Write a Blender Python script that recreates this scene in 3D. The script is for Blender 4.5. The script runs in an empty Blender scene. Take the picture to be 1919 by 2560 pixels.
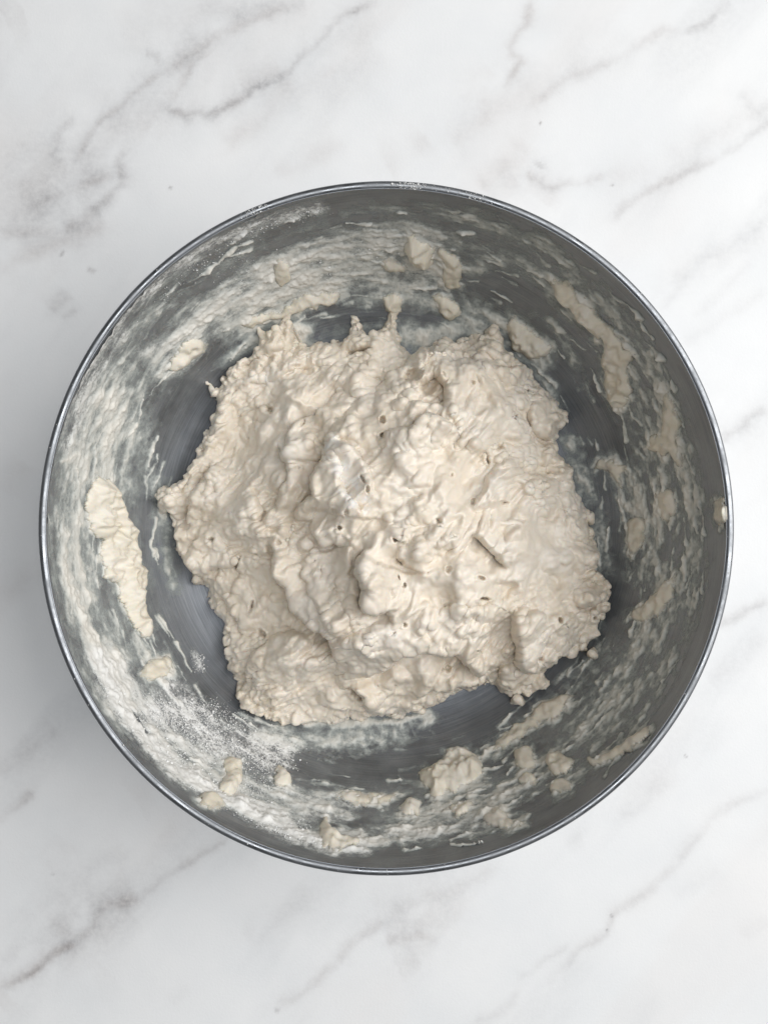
import bpy, math
import numpy as np

# ------------------------------------------------------------------ camera, world, light, exposure
scene = bpy.context.scene
COL = scene.collection
W_SRC, H_SRC = 1919.0, 2560.0
RIM_R, RIM_Z = 0.120, 0.100              # bowl rim (metres)
PXM = 0.120 / 867.0                      # metres per photo pixel at the rim plane
FOV = math.radians(55.0)
DIST = (H_SRC * PXM / 2) / math.tan(FOV / 2)
CAM = np.array([-5.5 * PXM, 41.0 * PXM, RIM_Z + DIST])
K = PXM / DIST

cam_d = bpy.data.cameras.new('camera')
cam_d.sensor_fit = 'VERTICAL'
cam_d.angle = FOV
cam_d.clip_start = 0.01
cam_d.clip_end = 50
cam = bpy.data.objects.new('camera', cam_d)
cam.location = CAM
cam.rotation_euler = (0, 0, 0)
COL.objects.link(cam)
scene.camera = cam

world = bpy.data.worlds.new('World')
scene.world = world
world.use_nodes = True
bg = world.node_tree.nodes['Background']
bg.inputs[0].default_value = (0.96, 0.985, 1.0, 1)
bg.inputs[1].default_value = 0.16

def area_light(name, loc, target, sx, sy, power, col):
    d = bpy.data.lights.new(name, 'AREA')
    d.shape = 'RECTANGLE'; d.size = sx; d.size_y = sy
    d.energy = power; d.color = col
    o = bpy.data.objects.new(name, d)
    o.location = loc
    v = np.array(target) - np.array(loc)
    from mathutils import Vector
    o.rotation_euler = Vector(v).to_track_quat('-Z', 'Y').to_euler()
    COL.objects.link(o)
    return o

# daylight from a tall window to the right and a little behind the bowl
area_light('window_light', (0.92, 0.20, 1.02), (0, 0, 0.03), 1.15, 1.25, 20.5, (1.0, 0.993, 0.98))
# weaker overhead fill, added to lift the marble left of the bowl
area_light('overhead_fill', (0.16, 0.02, 1.5), (0, 0, 0.03), 0.5, 0.5, 7.2, (0.97, 0.985, 1.0))

scene.view_settings.view_transform = 'Standard'
scene.view_settings.look = 'None'
scene.view_settings.gamma = 1.0
scene.view_settings.exposure = -0.13
scene.render.engine = 'CYCLES'

# ------------------------------------------------------------------ pixels <-> points
def px_ray(X, Y):
    return (np.asarray(X, float) - W_SRC / 2) * K, -(np.asarray(Y, float) - H_SRC / 2) * K

def px_at(X, Y, z):
    dx, dy = px_ray(X, Y)
    return CAM[0] + dx * (CAM[2] - z), CAM[1] + dy * (CAM[2] - z)

def to_px(x, y, z):
    d = CAM[2] - z
    return (x - CAM[0]) / d / K + W_SRC / 2, -(y - CAM[1]) / d / K + H_SRC / 2

# ------------------------------------------------------------------ noise
def _hash(i, j, k, seed):
    h = (i.astype(np.uint32) * np.uint32(374761393) + j.astype(np.uint32) * np.uint32(668265263)
         + k.astype(np.uint32) * np.uint32(2246822519) + np.uint32(seed * 3266489917 & 0xffffffff))
    h = (h ^ (h >> np.uint32(13))) * np.uint32(1274126177)
    h = (h ^ (h >> np.uint32(15))) * np.uint32(2654435761)
    return h ^ (h >> np.uint32(16))

def _r(h):
    return h.astype(np.float64) / 4294967295.0

def noise(x, y, z, seed=0):
    xi, yi, zi = np.floor(x).astype(np.int64), np.floor(y).astype(np.int64), np.floor(z).astype(np.int64)
    fx, fy, fz = x - xi, y - yi, z - zi
    u, v, w = [f * f * f * (f * (f * 6 - 15) + 10) for f in (fx, fy, fz)]
    out = 0
    for a in (0, 1):
        for b in (0, 1):
            for c in (0, 1):
                h = _hash(xi + a, yi + b, zi + c, seed)
                gx = (h & np.uint32(1023)).astype(float) / 511.5 - 1
                gy = ((h >> np.uint32(10)) & np.uint32(1023)).astype(float) / 511.5 - 1
                gz = ((h >> np.uint32(20)) & np.uint32(1023)).astype(float) / 511.5 - 1
                d = gx * (fx - a) + gy * (fy - b) + gz * (fz - c)
                out = out + d * (u if a else 1 - u) * (v if b else 1 - v) * (w if c else 1 - w)
    return out * 1.25

def fbm(x, y, z, octv=3, seed=0, gain=0.5):
    s, a = 0, 1.0
    for o in range(octv):
        s = s + a * noise(x * 2**o, y * 2**o, z * 2**o, seed + o * 17)
        a *= gain
    return s

def worley(x, y, seed=0):
    """distance to the nearest and second nearest feature point, 2-D"""
    xi, yi = np.floor(x).astype(np.int64), np.floor(y).astype(np.int64)
    f1 = np.full(x.shape, 9.0); f2 = np.full(x.shape, 9.0)
    zz = np.zeros_like(xi)
    for a in (-1, 0, 1):
        for b in (-1, 0, 1):
            cx, cy = xi + a, yi + b
            px = cx + _r(_hash(cx, cy, zz, seed)); py = cy + _r(_hash(cx, cy, zz, seed + 5))
            d = np.hypot(px - x, py - y)
            m = d < f1
            f2 = np.where(m, f1, np.minimum(f2, d)); f1 = np.where(m, d, f1)
    return f1, f2

def sstep(a, b, x):
    t = np.clip((x - a) / (b - a), 0, 1)
    return t * t * (3 - 2 * t)

def polyline_dist(X, Y, pts):
    """distance, signed side (+ = right-hand side in the y-down photo) and position 0..1 along"""
    pts = np.asarray(pts, float)
    seg = np.hypot(*(pts[1:] - pts[:-1]).T); L = np.concatenate([[0], np.cumsum(seg)])
    best = np.full(X.shape, 1e18); side = np.zeros(X.shape); tt = np.zeros(X.shape)
    for i in range(len(pts) - 1):
        (x0, y0), (x1, y1) = pts[i], pts[i + 1]
        dx, dy = x1 - x0, y1 - y0
        t = np.clip(((X - x0) * dx + (Y - y0) * dy) / (dx * dx + dy * dy + 1e-12), 0, 1)
        ex, ey = X - x0 - t * dx, Y - y0 - t * dy
        d2 = ex * ex + ey * ey
        m = d2 < best
        best = np.where(m, d2, best)
        side = np.where(m, dx * (Y - y0) - dy * (X - x0), side)
        tt = np.where(m, (L[i] + t * seg[i]) / L[-1], tt)
    return np.sqrt(best), np.sign(side), tt

def poly_sdf(X, Y, pts):
    """signed distance to a closed outline, positive inside"""
    pts = np.asarray(pts, float)
    n = len(pts)
    best = np.full(X.shape, 1e18); ins = np.zeros(X.shape, bool)
    for i in range(n):
        (x0, y0), (x1, y1) = pts[i], pts[(i + 1) % n]
        dx, dy = x1 - x0, y1 - y0
        t = np.clip(((X - x0) * dx + (Y - y0) * dy) / (dx * dx + dy * dy + 1e-18), 0, 1)
        ex, ey = X - x0 - t * dx, Y - y0 - t * dy
        best = np.minimum(best, ex * ex + ey * ey)
        if y0 != y1:
            c = ((y0 > Y) != (y1 > Y)) & (X < (x1 - x0) * (Y - y0) / (y1 - y0) + x0)
            ins ^= c
    d = np.sqrt(best)
    return np.where(ins, d, -d)

# ------------------------------------------------------------------ mesh helpers
def mesh_from(name, verts, faces, attrs=None, smooth=True):
    verts = np.asarray(verts, np.float32); faces = np.asarray(faces, np.int32)
    me = bpy.data.meshes.new(name)
    n, k = faces.shape
    me.vertices.add(len(verts)); me.vertices.foreach_set('co', verts.ravel())
    me.loops.add(n * k); me.loops.foreach_set('vertex_index', faces.ravel())
    me.polygons.add(n)
    me.polygons.foreach_set('loop_start', np.arange(0, n * k, k, dtype=np.int32))
    me.update(calc_edges=True)
    if smooth:
        me.polygons.foreach_set('use_smooth', np.ones(n, bool))
    for a, val in (attrs or {}).items():
        val = np.asarray(val, np.float32)
        if val.ndim == 1:
            at = me.attributes.new(a, 'FLOAT', 'POINT'); at.data.foreach_set('value', val)
        else:
            at = me.attributes.new(a, 'FLOAT_VECTOR', 'POINT'); at.data.foreach_set('vector', val.ravel())
    me.validate()
    return me

def put(name, me, mat, parent=None):
    o = bpy.data.objects.new(name, me)
    me.materials.append(mat)
    COL.objects.link(o)
    if parent: o.parent = parent
    return o

def tag(o, label=None, cat=None, group=None, kind=None):
    if label: o['label'] = label
    if cat: o['category'] = cat
    if group: o['group'] = group
    if kind: o['kind'] = kind

def grid_faces(keep_v, nx, ny):
    idx = np.arange(nx * ny).reshape(ny, nx)
    q = np.stack([idx[:-1, :-1], idx[:-1, 1:], idx[1:, 1:], idx[1:, :-1]], -1).reshape(-1, 4)
    k = keep_v.ravel()
    q = q[k[q].all(1)]
    used = np.unique(q)
    remap = np.full(nx * ny, -1); remap[used] = np.arange(len(used))
    return used, remap[q]

def boundary_edges(q):
    e = np.concatenate([q[:, [i, (i + 1) % q.shape[1]]] for i in range(q.shape[1])])
    s = np.sort(e, 1); key = s[:, 0].astype(np.int64) * (q.max() + 1) + s[:, 1]
    _, inv, cnt = np.unique(key, return_inverse=True, return_counts=True)
    return e[cnt[inv] == 1]

# ------------------------------------------------------------------ materials
def new_mat(name):
    m = bpy.data.materials.new(name); m.use_nodes = True
    nt = m.node_tree
    return m, nt, nt.nodes['Principled BSDF'], nt.nodes['Material Output']

def N(nt, t, **kw):
    n = nt.nodes.new(t)
    for k, v in kw.items(): setattr(n, k, v)
    return n

def attr(nt, name):
    return N(nt, 'ShaderNodeAttribute', attribute_name=name)

def noise_node(nt, vec, scale, detail=3, rough=0.55, dist=0.0):
    n = N(nt, 'ShaderNodeTexNoise')
    n.inputs['Scale'].default_value = scale; n.inputs['Detail'].default_value = detail
    n.inputs['Roughness'].default_value = rough; n.inputs['Distortion'].default_value = dist
    if vec is not None: nt.links.new(vec, n.inputs['Vector'])
    return n

def vmul(nt, vec, s):
    n = N(nt, 'ShaderNodeVectorMath', operation='MULTIPLY')
    nt.links.new(vec, n.inputs[0]); n.inputs[1].default_value = s
    return n.outputs[0]

def math_n(nt, op, a, b=None, clamp=False):
    n = N(nt, 'ShaderNodeMath', operation=op); n.use_clamp = clamp
    for i, v in enumerate((a, b)):
        if v is None: continue
        if hasattr(v, 'is_linked'): nt.links.new(v, n.inputs[i])
        else: n.inputs[i].default_value = v
    return n.outputs[0]

def maprange(nt, v, a, b, c, d):
    n = N(nt, 'ShaderNodeMapRange'); n.clamp = True
    nt.links.new(v, n.inputs[0])
    for i, q in enumerate((a, b, c, d)): n.inputs[i + 1].default_value = q
    return n.outputs[0]

def mixc(nt, f, a, b):
    n = N(nt, 'ShaderNodeMix', data_type='RGBA')
    if hasattr(f, 'is_linked'): nt.links.new(f, n.inputs[0])
    else: n.inputs[0].default_value = f
    for i, v in ((6, a), (7, b)):
        if hasattr(v, 'is_linked'): nt.links.new(v, n.inputs[i])
        else: n.inputs[i].default_value = (*v, 1)
    return n.outputs[2]

def bump(nt, height, strength, dist, normal=None):
    n = N(nt, 'ShaderNodeBump')
    n.inputs['Strength'].default_value = strength; n.inputs['Distance'].default_value = dist
    nt.links.new(height, n.inputs['Height'])
    if normal is not None: nt.links.new(normal, n.inputs['Normal'])
    return n.outputs[0]

# marble-print board
def make_marble():
    m, nt, p, out = new_mat('marble')
    geo = N(nt, 'ShaderNodeTexCoord').outputs['Object']
    vein = attr(nt, 'vein').outputs['Fac']; warm = attr(nt, 'warm').outputs['Fac']
    fine = noise_node(nt, geo, 420, 4, 0.65)
    mid = noise_node(nt, geo, 22, 4, 0.55)
    v2 = math_n(nt, 'MULTIPLY', vein, maprange(nt, fine.outputs['Fac'], 0.3, 0.7, 0.62, 1.3))
    v2 = math_n(nt, 'MINIMUM', v2, 1.0)
    base = mixc(nt, maprange(nt, mid.outputs['Fac'], 0.35, 0.68, 0, 1), (0.815, 0.825, 0.835), (0.862, 0.865, 0.868))
    base = mixc(nt, warm, base, (0.72, 0.64, 0.60))
    vc = mixc(nt, warm, (0.29, 0.30, 0.32), (0.37, 0.33, 0.31))
    colr = mixc(nt, v2, base, vc)
    nt.links.new(colr, p.inputs['Base Color'])
    p.inputs['Roughness'].default_value = 0.55
    p.inputs['Specular IOR Level'].default_value = 0.35
    g = noise_node(nt, geo, 900, 2, 0.6)
    nt.links.new(bump(nt, g.outputs['Fac'], 0.10, 0.0006), p.inputs['Normal'])
    return m

def make_steel():
    m, nt, p, out = new_mat('brushed_steel')
    flow = attr(nt, 'flow').outputs['Vector']
    n1 = noise_node(nt, vmul(nt, flow, (5.0, 5.0, 2600.0)), 1.0, 3, 0.6)
    n2 = noise_node(nt, vmul(nt, flow, (1.5, 1.5, 300.0)), 1.0, 3, 0.6)
    c = mixc(nt, maprange(nt, n1.outputs['Fac'], 0.3, 0.7, 0, 1), (0.165, 0.178, 0.198), (0.29, 0.305, 0.33))
    nt.links.new(c, p.inputs['Base Color'])
    p.inputs['Metallic'].default_value = 1.0
    nt.links.new(maprange(nt, n2.outputs['Fac'], 0.3, 0.7, 0.36, 0.46), p.inputs['Roughness'])
    p.inputs['Anisotropic'].default_value = 0.75
    p.inputs['Anisotropic Rotation'].default_value = 0.25
    t = N(nt, 'ShaderNodeTangent', direction_type='RADIAL', axis='Z')
    nt.links.new(t.outputs[0], p.inputs['Tangent'])
    nt.links.new(bump(nt, n1.outputs['Fac'], 0.25, 0.0002), p.inputs['Normal'])
    # a dull breath of flour dust over the brushed steel
    geo = N(nt, 'ShaderNodeTexCoord').outputs['Object']
    n3 = noise_node(nt, vmul(nt, flow, (9.0, 9.0, 110.0)), 1.0, 4, 0.6)
    n4 = noise_node(nt, geo, 1100, 2, 0.7)
    sep = N(nt, 'ShaderNodeSeparateXYZ'); nt.links.new(flow, sep.inputs[0])
    hz = maprange(nt, sep.outputs[2], 0.085, 0.125, 0.10, 1.0)
    f = math_n(nt, 'MULTIPLY', maprange(nt, n3.outputs['Fac'], 0.34, 0.70, 0.04, 0.27), maprange(nt, n4.outputs['Fac'], 0.35, 0.62, 0.65, 1.15))
    f = math_n(nt, 'MULTIPLY', f, hz)
    df = N(nt, 'ShaderNodeBsdfDiffuse'); df.inputs[0].default_value = (0.53, 0.555, 0.56, 1)
    mx = N(nt, 'ShaderNodeMixShader')
    nt.links.new(f, mx.inputs[0]); nt.links.new(p.outputs[0], mx.inputs[1]); nt.links.new(df.outputs[0], mx.inputs[2])
    nt.links.new(mx.outputs[0], out.inputs['Surface'])
    return m

def make_rim():
    m, nt, p, out = new_mat('polished_steel')
    geo = N(nt, 'ShaderNodeTexCoord').outputs['Object']
    n = noise_node(nt, geo, 70, 6, 0.75)
    p.inputs['Base Color'].default_value = (0.27, 0.28, 0.295, 1)
    p.inputs['Metallic'].default_value = 1.0
    nt.links.new(maprange(nt, n.outputs['Fac'], 0.35, 0.65, 0.24, 0.62), p.inputs['Roughness'])
    return m

def make_dough(name='wet_dough', ca=(0.73, 0.65, 0.54), cb=(0.785, 0.72, 0.635)):
    m, nt, p, out = new_mat(name)
    geo = N(nt, 'ShaderNodeTexCoord').outputs['Object']
    n1 = noise_node(nt, geo, 60, 4, 0.6)
    n2 = noise_node(nt, geo, 480, 3, 0.6)
    dry = attr(nt, 'dry').outputs['Fac']
    c = mixc(nt, maprange(nt, n1.outputs['Fac'], 0.35, 0.68, 0, 1), ca, cb)
    c = mixc(nt, math_n(nt, 'MULTIPLY', dry, 0.75), c, (0.80, 0.785, 0.755))
    nt.links.new(c, p.inputs['Base Color'])
    r = maprange(nt, n2.outputs['Fac'], 0.35, 0.7, 0.32, 0.56)
    r = math_n(nt, 'ADD', r, math_n(nt, 'MULTIPLY', dry, 0.4), True)
    nt.links.new(r, p.inputs['Roughness'])
    p.inputs['Specular IOR Level'].default_value = 0.42
    p.inputs['Subsurface Weight'].default_value = 0.26
    p.inputs['Coat Roughness'].default_value = 0.22
    nt.links.new(math_n(nt, 'MULTIPLY', math_n(nt, 'SUBTRACT', 1.0, math_n(nt, 'MULTIPLY', dry, 2.0), True), 0.10), p.inputs['Coat Weight'])
    p.inputs['Subsurface Radius'].default_value = (1.0, 0.62, 0.36)
    p.inputs['Subsurface Scale'].default_value = 0.0022
    b = bump(nt, n2.outputs['Fac'], 0.14, 0.0008)
    nt.links.new(b, p.inputs['Normal'])
    return m

def make_film():
    m, nt, p, out = new_mat('flour_paste')
    flow = attr(nt, 'flow').outputs['Vector']
    amt = attr(nt, 'amount').outputs['Fac']; pw = attr(nt, 'powder').outputs['Fac']
    geo = N(nt, 'ShaderNodeTexCoord').outputs['Object']
    st = noise_node(nt, vmul(nt, flow, (26.0, 26.0, 150.0)), 1.0, 3, 0.55)
    sp = noise_node(nt, geo, 900, 3, 0.7)
    a = math_n(nt, 'ADD', amt, math_n(nt, 'MULTIPLY', math_n(nt, 'SUBTRACT', st.outputs['Fac'], 0.5), 0.5))
    g = math_n(nt, 'MULTIPLY', math_n(nt, 'SUBTRACT', sp.outputs['Fac'], 0.5), math_n(nt, 'ADD', math_n(nt, 'MULTIPLY', pw, 1.8), 0.5))
    a = math_n(nt, 'ADD', a, g)
    alpha = maprange(nt, a, 0.22, 0.85, 0.0, 0.95)
    c = mixc(nt, maprange(nt, amt, 0.60, 1.2, 0, 1), (0.46, 0.495, 0.48), (0.76, 0.73, 0.665))
    c = mixc(nt, pw, c, (0.83, 0.83, 0.82))
    nt.links.new(c, p.inputs['Base Color'])
    p.inputs['Roughness'].default_value = 0.55
    p.inputs['Specular IOR Level'].default_value = 0.3
    nt.links.new(bump(nt, a, 0.12, 0.0008), p.inputs['Normal'])
    tr = N(nt, 'ShaderNodeBsdfTransparent')
    mx = N(nt, 'ShaderNodeMixShader')
    nt.links.new(alpha, mx.inputs[0]); nt.links.new(tr.outputs[0], mx.inputs[1]); nt.links.new(p.outputs[0], mx.inputs[2])
    nt.links.new(mx.outputs[0], out.inputs['Surface'])
    return m

def make_flour():
    m, nt, p, out = new_mat('dry_flour')
    p.inputs['Base Color'].default_value = (0.85, 0.85, 0.84, 1)
    p.inputs['Roughness'].default_value = 0.95
    p.inputs['Specular IOR Level'].default_value = 0.1
    return m

M_SCRAP = make_dough('thin_dough', (0.70, 0.635, 0.51), (0.76, 0.705, 0.61))
def thin_edges(m):                        # where it is spread thinner than about a millimetre the steel shows through
    nt = m.node_tree; p = nt.nodes['Principled BSDF']; out = nt.nodes['Material Output']
    geo = N(nt, 'ShaderNodeTexCoord').outputs['Object']
    nz = noise_node(nt, geo, 420, 3, 0.6)
    b = math_n(nt, 'ADD', attr(nt, 'body').outputs['Fac'], math_n(nt, 'MULTIPLY', math_n(nt, 'SUBTRACT', nz.outputs['Fac'], 0.5), 0.0009))
    mx = N(nt, 'ShaderNodeMixShader'); tr = N(nt, 'ShaderNodeBsdfTransparent')
    nt.links.new(maprange(nt, b, 0.00025, 0.0013, 0.0, 1.0), mx.inputs[0])
    nt.links.new(tr.outputs[0], mx.inputs[1]); nt.links.new(p.outputs[0], mx.inputs[2]); nt.links.new(mx.outputs[0], out.inputs['Surface'])
thin_edges(M_SCRAP)
M_MARBLE, M_STEEL, M_RIM, M_DOUGH, M_FILM, M_FLOUR = make_marble(), make_steel(), make_rim(), make_dough(), make_film(), make_flour()

# ------------------------------------------------------------------ countertop (marble-print board)
def z1(pts, ox, oy, k=0.579):
    return [(ox + x * k, oy + y * k) for x, y in pts]

VEINS = []                                # (points, width px, strength, warmth)
def vein(pts, w, s, warm=0.0): VEINS.append((pts, w if w < 4.1 else w * 1.3, s * 1.15, min(1, warm + .32)))
TL, TR, BL, BR = (0, 0), (960, 0), (0, 1800), (960, 1800)
vein(z1([(700,462),(760,485),(800,502),(900,490),(1000,460),(1080,400),(1200,350)], *TL), 5, .62)
vein(z1([(1060,410),(1200,350),(1280,260),(1380,180),(1440,110),(1490,60),(1620,15)], *TL), 4.5, .42)
vein(z1([(1050,400),(1150,360),(1230,320)], *TL), 16, .22, .3)
vein(z1([(780,510),(830,515),(900,500),(960,480)], *TL), 9, .30)
vein(z1([(330,710),(370,610),(450,510),(540,450),(620,370),(700,310)], *TL), 5, .36, .2)
vein(z1([(700,310),(760,280),(840,220),(930,150),(1080,90),(1200,45),(1290,0)], *TL), 7, .34, .25)
vein(z1([(780,270),(850,230),(870,260)], *TL), 16, .22, .3)
vein(z1([(500,480),(600,520),(660,560)], *TL), 34, .16, .3)
vein(z1([(545,610),(530,650),(508,690),(525,760),(520,810),(440,880),(390,920)], *TL), 6, .55)
vein(z1([(420,890),(350,960),(270,990)], *TL), 9, .48, .1)
vein(z1([(0,1010),(100,880),(200,760),(300,690)], *TL), 42, .19, .45)
vein(z1([(100,900),(250,850),(430,780),(500,745)], *TL), 8, .26, .3)
vein(z1([(240,720),(240,640),(260,570),(330,510)], *TL), 7, .34)
vein(z1([(0,1195),(100,1110),(250,1050),(400,985),(480,960)], *TL), 12, .27, .4)
vein(z1([(0,1000),(120,1000),(250,985)], *TL), 10, .25, .4)
vein(z1([(730,440),(790,340),(840,250)], *TL), 6, .26, .3)
vein(z1([(620,235),(680,240),(690,280)], *TL), 5, .25)
vein(z1([(225,1350),(270,1300),(300,1270)], *TL), 8, .32)
vein(z1([(260,1110),(268,1090)], *TL), 5, .45); vein(z1([(395,1165),(410,1170)], *TL), 5, .4)
vein(z1([(270,1375),(330,1345)], *TL), 5, .32)
vein(z1([(980,650),(1080,560),(1200,430),(1270,330)], *TL), 14, .13, .7)
vein(z1([(1190,760),(1400,660),(1480,600)], *TL), 14, .10, .8)
vein(z1([(1410,340),(1425,285)], *TL), 8, .16, 1.0)
vein(z1([(0,60),(80,20)], *TL), 60, .12, .2)
vein(z1([(1000,70),(1200,30),(1320,0)], *TL), 14, .22)
vein(z1([(0,690),(120,620)], *TL), 20, .10, .7)
vein(z1([(1300,250),(1500,190),(1640,100)], *TL), 22, .07, .2)
vein(z1([(630,0),(615,100),(560,160),(535,200),(548,240),(590,255),(560,310),(525,390)], *TR), 5, .30, .4)
vein(z1([(1500,0),(1430,50),(1380,110),(1290,145)], *TR), 5, .30)
vein(z1([(1290,145),(1200,130),(1100,190),(1000,250),(900,300),(800,325),(700,400),(620,460)], *TR), 6, .22, .35)
vein(z1([(280,610),(400,540),(440,510),(430,420),(410,360)], *TR), 12, .12, .7)
vein(z1([(620,725),(640,770),(700,812),(860,790),(960,755)], *TR), 5, .30, .25)
vein(z1([(680,700),(665,720)], *TR), 8, .32)
vein(z1([(970,950),(1080,870),(1180,800),(1300,750),(1400,690),(1448,675)], *TR), 6, .28, .1)
vein(z1([(1448,675),(1560,610),(1680,500)], *TR), 5, .22)
vein(z1([(1680,450),(1610,480),(1560,420),(1520,400)], *TR), 8, .20)
vein(z1([(410,830),(470,770),(500,740),(560,660),(600,600)], *TR), 16, .15, .6)
vein(z1([(680,880),(720,820),(640,760)], *TR), 14, .12, .7)
vein(z1([(0,720),(60,690),(180,580)], *TR), 22, .10, .8)
vein(z1([(330,450),(400,360),(480,300)], *TR), 12, .08, .7)
vein(z1([(1190,1360),(1300,1190),(1450,1080),(1658,960)], *TR), 8, .14)
vein(z1([(1340,1383),(1450,1260),(1600,1120)], *TR), 7, .10)
vein([(1700,860),(1800,800),(1919,720)], 9, .10)
vein([(1349,304),(1350,309)], 3.5, .95); vein([(1530,463),(1533,466)], 3, .5); vein([(429,470),(430,473)], 3.5, .7)
vein([(1800,1104),(1825,1088),(1870,1050),(1919,1026)], 5, .40); vein([(1840,1080),(1900,1060)], 12, .16)
vein([(1795,1570),(1850,1535),(1919,1497)], 6, .34)
vein([(1760,1700),(1840,1640),(1919,1600)], 14, .08)
vein(z1([(-20,1175),(60,1130),(100,1112),(130,1100),(200,1040),(290,985),(350,960)], *BL), 6, .62, .2)
vein(z1([(330,970),(390,910),(420,850),(470,805),(540,790),(602,772)], *BL), 9, .50, .25)
vein(z1([(230,930),(300,880),(330,950),(400,880),(480,820)], *BL), 26, .26, .4)
vein(z1([(230,900),(350,800),(420,790)], *BL), 9, .18, .3)
vein(z1([(600,770),(700,690),(830,610),(900,575),(985,515)], *BL), 5, .32, .1)
vein(z1([(0,440),(80,380),(155,315)], *BL), 6, .30, .2)
vein(z1([(0,235),(60,180),(130,130),(250,40)], *BL), 12, .22)
vein(z1([(-10,1240),(30,1180)], *BL), 14, .22, .6)
vein(z1([(1460,1060),(1500,980),(1580,920),(1670,870)], *BL), 7, .26, .2)
vein(z1([(1195,1245),(1290,1190),(1360,1140),(1460,1050)], *BL), 6, .20, .2)
vein(z1([(350,660),(450,610),(560,570)], *BL), 12, .14)
vein(z1([(1040,940),(1200,850),(1300,770),(1330,700)], *BL), 16, .10)
vein(z1([(0,1050),(180,930)], *BL), 8, .14); vein(z1([(740,1230),(820,1150)], *BL), 10, .10)
vein(z1([(200,640),(300,520)], *BL), 24, .05, .9); vein(z1([(640,450),(720,400)], *BL), 34, .08, .5)
vein(z1([(1200,1253),(1203,1256)], *BL), 5, .40); vein(z1([(222,662),(225,665)], *BL), 4, .35)
vein(z1([(0,970),(80,945),(150,930),(225,970)], *BR), 7, .28, .3)
vein(z1([(-20,890),(90,820),(200,762),(290,770),(370,690),(490,640)], *BR), 9, .20, .2)
vein(z1([(60,900),(250,860),(300,900)], *BR), 40, .10, .4)
vein(z1([(60,1080),(150,1040)], *BR), 16, .14)
vein(z1([(575,1150),(560,1210),(500,1262),(380,1310)], *BR), 6, .17)
vein(z1([(570,1130),(680,1050),(810,960)], *BR), 5, .16)
vein(z1([(780,1070),(850,990),(960,915),(1000,830),(1150,730),(1300,570),(1400,440),(1500,370),(1660,310)], *BR), 6, .20, .15)
vein(z1([(964,898),(966,901)], *BR), 4, .8); vein(z1([(984,842),(986,845)], *BR), 4, .55); vein(z1([(1294,158),(1297,160)], *BR), 4, .55)
vein(z1([(1000,420),(1200,300),(1300,220)], *BR), 12, .10); vein(z1([(780,540),(860,510)], *BR), 12, .09)
vein(z1([(1250,780),(1450,640)], *BR), 14, .08); vein(z1([(1540,940),(1660,870)], *BR), 12, .09); vein(z1([(700,1150),(850,1010)], *BR), 6, .12)
vein([(20,1240),(70,1150)], 20, .06, .6); vein([(0,1500),(60,1450),(110,1420)], 16, .10, .3)
for pts, w, st in [([(0,560),(150,450),(280,330),(420,220)], 40, .12), ([(60,540),(200,470),(300,420)], 30, .11), ([(1150,330),(1300,230),(1450,170),(1600,110)], 24, .10),
    ([(1500,470),(1650,400),(1800,330),(1919,270)], 20, .09), ([(1215,490),(1290,440)], 22, .12), ([(120,2330),(250,2270),(340,2250)], 34, .16),
    ([(950,2330),(1050,2290),(1130,2260)], 34, .12), ([(300,90),(480,40),(640,10)], 30, .10), ([(1680,700),(1800,640),(1919,590)], 20, .07), ([(700,230),(860,190),(960,120)], 30, .08)]:
    vein(pts, w, st, .35)
rs = np.random.RandomState(4)
for i in range(26):                       # the same grain carries on beyond the frame
    a = rs.uniform(0, 2 * math.pi)
    cx, cy = 960 + 1900 * math.cos(a), 1280 + 2200 * math.sin(a)
    pts = [(cx - 300 + 150 * j, cy + 220 - 110 * j + rs.uniform(-60, 60)) for j in range(5)]
    vein(pts, rs.uniform(5, 16), rs.uniform(.12, .4), rs.uniform(0, .5))

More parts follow.
